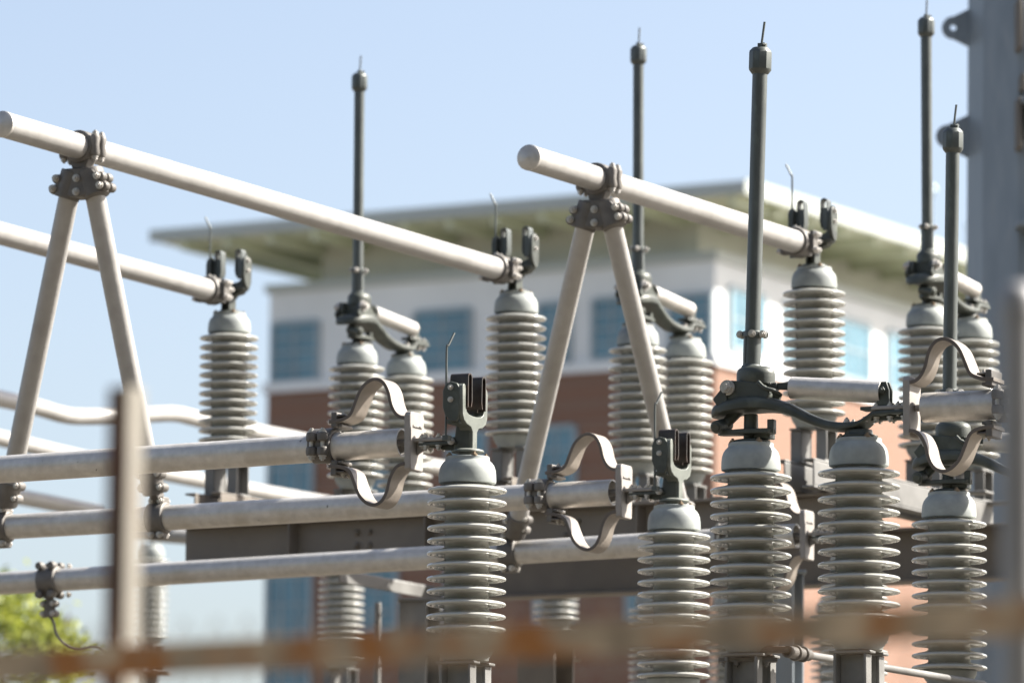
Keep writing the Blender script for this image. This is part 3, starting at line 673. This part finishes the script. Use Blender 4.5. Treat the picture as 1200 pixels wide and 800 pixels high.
for x in (-0.09, -0.05, 0.05): m.hexb((x, -0.045, -0.028), (0, 0, -1), 0.012, 0.014)
m.build('crank_plate', M['casting'], t, bevel=0.003)

# ------------------------------------------------------------------ steel frames
def steel(name, label, cat, make, material, loc, group=None, bevel=0.004):
    m = MB(); make(m, Vector(loc)); o = m.build(name, material, None, bevel=bevel, loc=loc); return tag(o, label, cat, group)
GS = 'steel beams of the rear frame'
zc = zb - HT - 0.155
b1a, b1b = K1 - UB * 0.22, K3 + UB * 0.2
def chan(m, p0, p1, Hh, B):
    d = (p1 - p0).normalized(); s = Vector((d.y, -d.x, 0)); m.beam(p0 - Z * 0.005, p1 - Z * 0.005, B, 0.010); m.beam(p0 - Z * (Hh - 0.005), p1 - Z * (Hh - 0.005), B, 0.010)
    m.beam(p0 - Z * Hh / 2 + s * (B / 2 - 0.005), p1 - Z * Hh / 2 + s * (B / 2 - 0.005), 0.009, Hh - 0.02)
clab = ('switch base channel under the leftmost rear jaw', 'switch base channel under the rear jaw of the longest raised tube', 'switch base channel with lit pale top between two near insulators')
for i, k in enumerate((K1, K2, K3)):
    a = Vector((k.x, k.y, zc)) - VB * 0.22; e = a + VB * (1.15 + SPB + 0.45)
    steel('base_channel', clab[i], 'steel channel', lambda m, o: (chan(m, a + UB * 0.07 - o, e + UB * 0.07 - o, 0.13, 0.06), chan(m, a - UB * 0.07 - o, e - UB * 0.07 - o, 0.13, 0.06)), M['steel_pale'] if i == 2 else M['steel'], a, 'switch base channels')
z1 = zc - 0.136
p0 = Vector((b1a.x, b1a.y, z1)); p1 = Vector((b1b.x, b1b.y, z1))
def beam1(m, o):
    m.ibeam(p0 - o, p1 - o, 0.21, 0.14)
    for k in range(9):
        q = p0.lerp(p1, 0.07 + k * 0.105) - o; m.beam(q + Z * 0.004, q + UB * 0.06 + Z * 0.004, 0.12, 0.008)
        if k in (1, 3, 6): m.beam(q - VB * 0.035 - Z * 0.105, q - VB * 0.037 - Z * 0.105 + UB * 0.008, 0.066, 0.178)
        for hz in (-0.07, -0.13):
            if k in (2, 5): m.hexb(q - VB * 0.0062 + UB * 0.04 + Z * hz, -VB, 0.014, 0.012, False); m.hexb(q - VB * 0.0062 - UB * 0.03 + Z * hz, -VB, 0.014, 0.012, False)
        for s in (-1, 1): m.cyl(q + VB * (s * 0.045) - Z * 0.025, q + VB * (s * 0.045) + Z * 0.02, 0.009, seg=8)
steel('steel_beam', 'long dark steel beam between the middle and lowest near tubes', 'steel beam', beam1, M['steel'], p0, GS)
h0 = BL[0] + (BL[2] - BL[0]) * 0.13; h1 = BL[2] + (BL[2] - BL[0]) * 0.35
q0 = Vector((h0.x, h0.y, z1)) + VB * 0.25; q1 = Vector((h1.x, h1.y, z1)) + VB * 0.25
steel('steel_beam', 'deep shaded steel beam below the lowest near tube, behind the second near jaw insulator', 'steel beam', lambda m, o: m.ibeam(q0 - o, q1 - o, 0.26, 0.16), M['steel'], q0, GS)
for i, lb in enumerate(('base plate under the leftmost rear pair of insulators', 'base plate under the rear pair of insulators behind the right A frame', 'base plate under the rear pair of insulators beside the pole')):
    mid = (BL[i] + BS[i]) / 2; q = Vector((mid.x, mid.y, zb - HT - 0.163))
    steel('base_plate', lb, 'steel plate', lambda m, o: (m.beam(-UB * 0.30 - VB * 0.24, UB * 0.30 - VB * 0.24, 0.11, 0.012), m.beam(-UB * 0.30 + VB * 0.24, UB * 0.30 + VB * 0.24, 0.11, 0.012)), M['steel_pale'], q, 'rear base plates')
def column(label, p, zt_, wd, material, pole=False):
    o = Vector((p.x, p.y, 0)); m = MB()
    if pole: m.cyl((0, 0, 0), (0, 0, zt_), wd / 2, seg=20)
    else:
        t = 0.014
        for s in (-1, 1): m.beam(Vector((0, 0, 0.02)) + VB * (s * wd / 2), Vector((0, 0, zt_)) + VB * (s * wd / 2), wd, t, VB)
        m.beam(Vector((0, 0, 0.02)), Vector((0, 0, zt_)), t, wd - t, VB)
        m.box((0, 0, zt_ + 0.008), (wd * 1.5, wd * 1.5, 0.014)); m.box((0, 0, 0.012), (wd * 2, wd * 2, 0.02))
    return tag(m.build('pipe_column' if pole else 'steel_column', material, None, bevel=0.003, loc=o), label, 'column', 'steel columns')
z2 = z1 - 0.27
column('thick grey steel column left of the nearest insulator', P(493, 700, 25.0), z2 - 0.03, 0.15, M['steel_pale'])
column('thin pipe column beside the thick steel column', P(443, 700, 25.4), z2, 0.034, M['steel_pale'], True)
column('pale blue grey steel column between the pivot insulator and its neighbour', P(923, 740, 23.6), z2, 0.11, M['pole'])
column('steel column behind the near jaw insulator', P(640, 720, 24.6), z2 - 0.22, 0.20, M['steel'])
s0 = P(385, 668, 24.4); s1 = P(505, 690, 25.4)
steel('steel_angle', 'pale steel angle slanting to the thick column below the lowest tube', 'steel angle', lambda m, o: (m.beam(s0 - o, s1 - o, 0.12, 0.010), m.beam(s0 - o - Z * 0.03 + UB * 0.06, s1 - o - Z * 0.03 + UB * 0.06, 0.010, 0.06)), M['steel_pale'], s0)
# near frame, below the picture
zn = zf - HT - 0.155
for i, (j, s) in enumerate(((J1, S1), (J2, S2), (J3, J3 + U * 1.5))):
    a = Vector((j.x, j.y, zn)) - U * 0.2; e = Vector((s.x, s.y, zn)) + U * 0.2
    steel('base_channel', ('near switch base channel of the front phase', 'near switch base channel of the middle phase', 'near switch base channel of the rear phase')[i], 'steel channel',
          lambda m, o: (chan(m, a + V * 0.075 - o, e + V * 0.075 - o, 0.15, 0.06), chan(m, a - V * 0.075 - o, e - V * 0.075 - o, 0.15, 0.06)), M['steel_pale'], a, 'near switch base channels')
for i, off in enumerate((0.1, 1.2)):
    a = Vector((J1.x, J1.y, zn - 0.155)) + U * off - V * 0.4; e = a + V * 4.6
    steel('steel_beam', ('steel beam carrying the near jaws', 'steel beam carrying the near pivots')[i], 'steel beam', lambda m, o: m.ibeam(a - o, e - o, 0.2, 0.16), M['steel'], a, 'steel beams of the near frame')
    for k, tt in enumerate((0.3, 4.3)): column('near frame column, ' + (('front left', 'rear left'), ('front right', 'rear right'))[i][k], a + V * tt, zn - 0.375, 0.16, M['steel'])

# ------------------------------------------------------------------ far row: bent tubes and insulators
def bent_tube(label, pts, r):
    o = pts[0]; t = thing('bus_tube', label, 'bus tube', o, 0, 'bent tubes of the far row'); m = MB(); m.sweep([p - o for p in smooth_path(pts, 8)], r, 24); m.build('tube_wall', M['alu_bright'], t); return t
rf = 0.0508
bent_tube('far blurred white tube with a gentle double bend, highest of three', [P(-40, 459, 29.6), P(0, 467, 30), P(40, 476, 30.4), P(75, 486, 30.7), P(100, 488, 30.9), P(150, 487, 31.2), P(200, 484.5, 31.6), P(225, 489, 31.9), P(260, 498, 32.3), P(345, 514, 33.2), P(480, 541, 35), P(560, 555, 36)], rf)
bent_tube('far blurred white straight tube, middle of three behind the near tubes', [P(-40, 502, 31), P(0, 513, 31.4), P(100, 537, 32.4), P(200, 556, 33.4), P(340, 582, 35), P(520, 612, 37)], rf)
bent_tube('far blurred white tube, lowest of three, ending beside the blurred fence post', [P(-40, 570, 31.5), P(0, 578, 32), P(60, 589, 32.6), P(118, 600, 33.2)], rf)
bent_tube('far white tube stub showing beyond the left end of the dark beam', [P(150, 622, 34), P(185, 626, 34), P(222, 629, 34)], rf)
far = [(176, 636, 36.0, 'far blurred insulator rising behind the blurred fence post'), (401, 640, 31.0, 'far blurred insulator below the lowest tube, in front of the brick wall'),
       (652, 600, 31.5, 'far blurred insulator between the nearest and second near jaw insulators'), (764, 690, 31.0, 'far blurred insulator peeping out left of the second near jaw insulator'),
       (856, 690, 31.5, 'far blurred insulator showing between the second jaw and pivot insulators'), (976, 700, 31.0, 'far blurred insulator behind the near insulator holding the arm end')]
for px, py, Y, lb in far:
    p = P(px, py, Y); c = dup(ins0, p - down, ZVB, lb); c['group'] = GF
    q = Vector((p.x, p.y, 0)); m = MB(); m.box((0, 0, (p.z - HT - 0.16) / 2), (0.14, 0.14, p.z - HT - 0.16)); m.box((0, 0, p.z - HT - 0.17), (0.3, 0.3, 0.014))
    tag(m.build('support_post', M['steel'], None, loc=q), lb.replace('far blurred insulator', 'dark post under far insulator'), 'post', 'far support posts')

# ------------------------------------------------------------------ tall steel pole
pp = P(1236, 300, 31.0); t = thing('steel_pole', 'tall thick galvanised steel pole at the right edge, with bolt lugs', 'pole', (pp.x, pp.y, 0))
m = MB(); m.lathe([(0.60, 0), (0.41, 20.0), (0.0, 20.0)], 12, (0, 0, 0)); m.build('pole_shaft', M['pole'], t, angle=20)
def lug(name, px, py, hole, half_h, out, face=None):
    c = P(px, py, 31.0) - Vector((pp.x, pp.y, 0)); m = MB()
    # plate reaching from the shaft to the tip, with a round hole
    rr = 0.07; n = 28; tip = c; inner = []; outer = []
    for k in range(n):
        a = 2 * math.pi * k / n; inner.append((0.019 * math.cos(a), 0.019 * math.sin(a)))
    base = out
    pts = []
    for k in range(n):
        a = 2 * math.pi * k / n; ca, sa = math.cos(a), math.sin(a)
        if ca <= 0.15: pts.append((rr * ca, rr * sa))
        else:
            if sa >= 0: pts.append((base * (ca - 0.15) / 0.85, rr + (half_h - rr) * (ca - 0.15) / 0.85) if sa > 0.05 else (base, 0))
            else: pts.append((base * (ca - 0.15) / 0.85, -rr - (half_h - rr) * (ca - 0.15) / 0.85) if sa < -0.05 else (base, 0))
    vs = []; fs = []
    for yy in (-0.014, 0.014):
        for ring in (pts, inner):
            for (a, b) in ring: vs.append(tip + Vector((a, yy, b)))
    for k in range(n):
        j = (k + 1) % n
        fs += [(k, j, n + j, n + k), (2 * n + k, 3 * n + k, 3 * n + j, 2 * n + j), (k, 2 * n + k, 2 * n + j, j), (n + k, n + j, 3 * n + j, 3 * n + k)]
    m.add(vs, fs); return m.build(name, M['pole'], t)
lug('bolt_lug', 1117, 33, True, 0.15, 0.16)
lug('bolt_lug', 1110, 160, True, 0.17, 0.20)
for px, y0, y1 in ((1192, 5, 62), (1192, 120, 178), (1196, 92, 110)):
    a = P(px, y0, 30.55); e = P(px, y1, 30.55); m = MB(); c = (a + e) / 2 - Vector((pp.x, pp.y, 0)); m.box(c, (0.03, 0.34, abs(a.z - e.z))); m.build('lug_plate', M['steel'], t, bevel=0.004)
for px, py in ((1206, 265), (1212, 120)):
    a = P(px, py, 30.4) - Vector((pp.x, pp.y, 0)); m = MB(); m.box(a, (0.16, 0.22, 0.03)); m.box(a + Vector((0, 0, -0.09)), (0.02, 0.2, 0.16)); m.build('step_bracket', M['pole'], t, bevel=0.004)

# ------------------------------------------------------------------ office building in the distance
BA = R(60); bx = Vector((math.cos(BA), math.sin(BA), 0)); by = Vector((-math.sin(BA), math.cos(BA), 0))
BC = P(838, 430, 150); BC = Vector((BC.x, BC.y, 0))
bld = thing('office_building', 'distant brick and white office building under a broad flat green roof', 'building', BC, BA)
def locb(px, py, plane):        # pixel on the left wall (x=0) or the right wall (y=0) in building coordinates
    n = bx if plane == 'L' else by; d = ray(px, py); p = CAM + d * ((BC - CAM).dot(n) / d.dot(n)) - BC
    return (p.dot(by) if plane == 'L' else p.dot(bx)), p.z
LW = locb(313, 470, 'L')[0]; RW = 30.0
zbr = locb(838, 427, 'L')[1]; zpn = locb(838, 304, 'L')[1]; zrf = locb(838, 222, 'L')[1] - 0.55
print('building', LW, zbr, zpn, zrf)
def bbox(name, x0, x1, y0, y1, z0, z1, material, parent=None):
    m = MB(); m.box(((x0 + x1) / 2, (y0 + y1) / 2, (z0 + z1) / 2), (x1 - x0, y1 - y0, z1 - z0)); return m.build(name, material, parent if parent else bld)
bbox('brick_wall', 0, RW, 0, LW, 0, zbr, M['brick'])
bbox('stone_band', -0.12, RW + 0.12, -0.12, LW + 0.12, zbr, zbr + 0.3, M['panel'])
bbox('panel_wall', 0.03, RW - 0.03, 0.03, LW - 0.03, zbr + 0.3, zpn, M['panel'])
bbox('parapet', -0.10, RW + 0.1, -0.10, LW + 0.1, zpn, zpn + 0.25, M['fascia'])
bbox('upper_wall', 1.2, RW - 1.0, 1.2, LW - 1.2, zpn + 0.25, zrf, M['stone'])
OV = 2.0
rf_ = bbox('roof', -OV, RW + 2, -OV, LW + 3.0, zrf, zrf + 0.12, M['soffit'])
bbox('fascia', -OV - 0.1, -OV, -OV - 0.1, LW + 3.1, zrf - 0.02, zrf + 0.36, M['fascia'], rf_)
bbox('fascia', -OV, RW + 2, -OV - 0.1, -OV, zrf - 0.02, zrf + 0.42, M['fascia'], rf_)
bbox('roof_deck', -OV + 0.02, RW + 1.9, -OV + 0.02, LW + 3.0, zrf + 0.124, zrf + 0.34, M['fascia'], rf_)
for k in range(14):
    y = -1.6 + k * 1.6
    if y < LW + 2.7: bbox('soffit_joist', -OV + 0.15, 1.2 if y < LW - 1 else 9, y, y + 0.2, zrf - 0.30, zrf - 0.002, M['joist'], rf_)
for k in range(13): bbox('soffit_joist', 0.4 + k * 2.2, 0.6 + k * 2.2, -OV + 0.15, 1.2, zrf - 0.30, zrf - 0.002, M['joist'], rf_)
def window(plane, a0, a1, z0, z1, nv, nh, pane=None):
    f = MB(); w_ = 0.07
    def bx_(m, p0, p1, q0, q1, d0, d1):
        if plane == 'L': m.box(((d0 + d1) / 2, (p0 + p1) / 2, (q0 + q1) / 2), (abs(d1 - d0), p1 - p0, q1 - q0))
        else: m.box(((p0 + p1) / 2, (d0 + d1) / 2, (q0 + q1) / 2), (p1 - p0, abs(d1 - d0), q1 - q0))
    for a in (a0, a1): bx_(f, a - w_, a + w_, z0, z1, -0.10, 0.02)
    for z in (z0, z1): bx_(f, a0 + w_, a1 - w_, z - w_, z + w_, -0.09, 0.02)
    for i in range(1, nv): a = a0 + (a1 - a0) * i / nv; bx_(f, a - 0.03, a + 0.03, z0 + w_, z1 - w_, -0.08, 0.02)
    for i in range(1, nh): z = z0 + (z1 - z0) * i / nh; bx_(f, a0 + w_, a1 - w_, z - 0.03, z + 0.03, -0.07, 0.02)
    wo = f.build('window', M['mullion'], bld); p = MB(); bx_(p, a0 + w_, a1 - w_, z0 + w_, z1 - w_, -0.04, 0.0); p.build('pane', M['glass'], wo)
def win_px(plane, x0, x1, yt, yb, nv=2, nh=3):
    xm = (x0 + x1) / 2; a = sorted((locb(x0, (yt + yb) / 2, plane)[0], locb(x1, (yt + yb) / 2, plane)[0])); window(plane, a[0], a[1], locb(xm, yb, plane)[1], locb(xm, yt, plane)[1], nv, nh)
for x0, x1, yt, yb in ((320, 373, 378, 447), (487, 552, 364, 436), (632, 668, 356, 425), (696, 740, 350, 420), (786, 834, 346, 412)): win_px('L', x0, x1, yt, yb, 2, 4)
a0 = locb(366, 600, 'L')[0]; window('L', a0, LW - 0.15, 1.0, locb(340, 517, 'L')[1], 3, 22)
for k in range(4):
    for j in range(3):
        c = 1.6 + k * 3.1; window('L', c, c + 1.3, zbr - 3.6 - j * 4.0, zbr - 1.6 - j * 4.0, 2, 3)
for k in range(8):
    x = 0.9 + k * 3.6; window('R', x, x + 2.2, zbr + 0.6, zpn - 0.7, 3, 2)
def mast(x, y, h, r):
    m = MB(); m.cyl((x, y, zrf + 0.5), (x, y, zrf + 0.5 + h), 0.05, seg=10); m.lathe([(0.0, h - r), (r * 0.7, h - r * 0.7), (r, h), (r * 0.7, h + r * 0.7), (0, h + r)], 14, (x, y, zrf + 0.5)); m.build('rooftop_mast', M['mullion'], bld)
mast(17, 1.0, 2.6, 0.2); mast(21, 1.5, 2.0, 0.12)

# ------------------------------------------------------------------ tree at lower left
tp = P(28, 786, 55); tr = thing('leafy_tree', 'blurred yellow green tree low behind the fence at the left edge', 'tree', (tp.x, tp.y, 0))
m = MB(); m.sweep(smooth_path([(0, 0, 0), (0.05, 0, 1.5), (-0.05, 0.1, 3.0), (0.02, 0, 4.6), (0, 0, 5.7)], 4), 0.14, 10, [1 - 0.8 * k / 16 for k in range(17)])
for k in range(9):
    a = k * 2.4; z = 1.9 + k * 0.4; rr = 0.9 - 0.05 * k; m.sweep(smooth_path([(0, 0, z), (rr * 0.5 * math.cos(a), rr * 0.5 * math.sin(a), z + 0.35), (rr * math.cos(a), rr * math.sin(a), z + 0.9)], 4), 0.05, 6, [1 - 0.09 * q for q in range(9)])
m.build('trunk', M['bark'], tr)
m = MB(); clumps = []
for k in range(40):
    a = random.uniform(0, 6.28); z = random.uniform(2.6, 6.2); rm = 0.85 * math.sqrt(max(0.05, 1 - ((z - 4.3) / 2.2) ** 2)); rr = rm * math.sqrt(random.random()); clumps.append((rr * math.cos(a), rr * math.sin(a), z, random.uniform(0.22, 0.42)))
for (cx, cy, cz, cr) in clumps:
    for _ in range(130):
        d = Vector((random.gauss(0, 1), random.gauss(0, 1), random.gauss(0, 0.8))) * cr * 0.55; p = Vector((cx, cy, cz)) + d
        n = Vector((random.gauss(0, 1), random.gauss(0, 1), random.gauss(0, 1))).normalized(); a = n.orthogonal().normalized() * 0.055; b = n.cross(a).normalized() * 0.035
        m.add([p - a, p - b, p + a, p + b], [(0, 1, 2, 3)])
m.build('crown', M['leaf'], tr)

# ------------------------------------------------------------------ rusty fence close to the camera
f0 = P(-80, 787, 6.85); f1 = PZ(1290, 723, f0.z); fd = (f1 - f0).normalized(); fn = Vector((fd.y, -fd.x, 0))
if fn.y > 0: fn = -fn
fo = Vector((f0.x, f0.y, 0))
fe = thing('metal_fence', 'rusty angle iron fence rail crossing the foreground, with a taller blurred post', 'fence', fo)
m = MB(); E0 = f0 - fd * 1.0 - fo; E1 = f1 + fd * 1.0 - fo
m.beam(E0, E1, 0.006, 0.036); m.beam(E0 + Z * 0.021 - fn * 0.017, E1 + Z * 0.021 - fn * 0.017, 0.042, 0.006)
m.build('rail', M['rusty'], fe, bevel=0.001)
def fpost(px, ytop):
    tpt = P(px, ytop, 6.72); a = Vector((tpt.x, tpt.y, 0)) - fo; hh = tpt.z
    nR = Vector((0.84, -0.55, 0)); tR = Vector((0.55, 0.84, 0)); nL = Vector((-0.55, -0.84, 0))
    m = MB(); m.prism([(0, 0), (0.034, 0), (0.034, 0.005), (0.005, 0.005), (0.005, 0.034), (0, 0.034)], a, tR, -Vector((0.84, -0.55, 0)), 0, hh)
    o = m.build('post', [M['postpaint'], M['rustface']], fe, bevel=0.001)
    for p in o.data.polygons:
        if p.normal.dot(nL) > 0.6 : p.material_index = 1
    return o
fpost(151, 452)
m = MB()                                                # chain link mesh below the rail, knuckles just above it
L = (E1 - E0).length; ztop = f0.z + 0.055; st = 0.0525; nrow = 18
for k in range(int(L / st) + 1):
    for s in (-1, 1):
        pts = []
        for j in range(nrow + 1):
            xo = k * st + (st / 2 if (j % 2) else 0) * s; pts.append(E0 + fd * xo - fn * (0.03 + 0.003 * (1 if (j + (s > 0)) % 2 else -1)) + Z * (ztop - f0.z - 0.05 * j))
        for a, b in zip(pts[:-1], pts[1:]): m.cyl(a, b, 0.0014, seg=4)
m.build('chain_link_mesh', M['wire'], fe)
rp_ = P(1194, 336, 6.6); t = thing('round_post', 'blurred round grey post with a domed top at the right edge', 'post', (rp_.x, rp_.y, 0))
m = MB(); m.cyl((0, 0, 0), (0, 0, rp_.z - 0.02), 0.0245, seg=28); m.build('shaft', M['post_grey'], t)
m = MB(); m.lathe([(0.027, rp_.z - 0.045), (0.0275, rp_.z - 0.02), (0.024, rp_.z - 0.006), (0.014, rp_.z + 0.004), (0, rp_.z + 0.007)], 28); m.build('domed_cap', M['post_grey'], t)
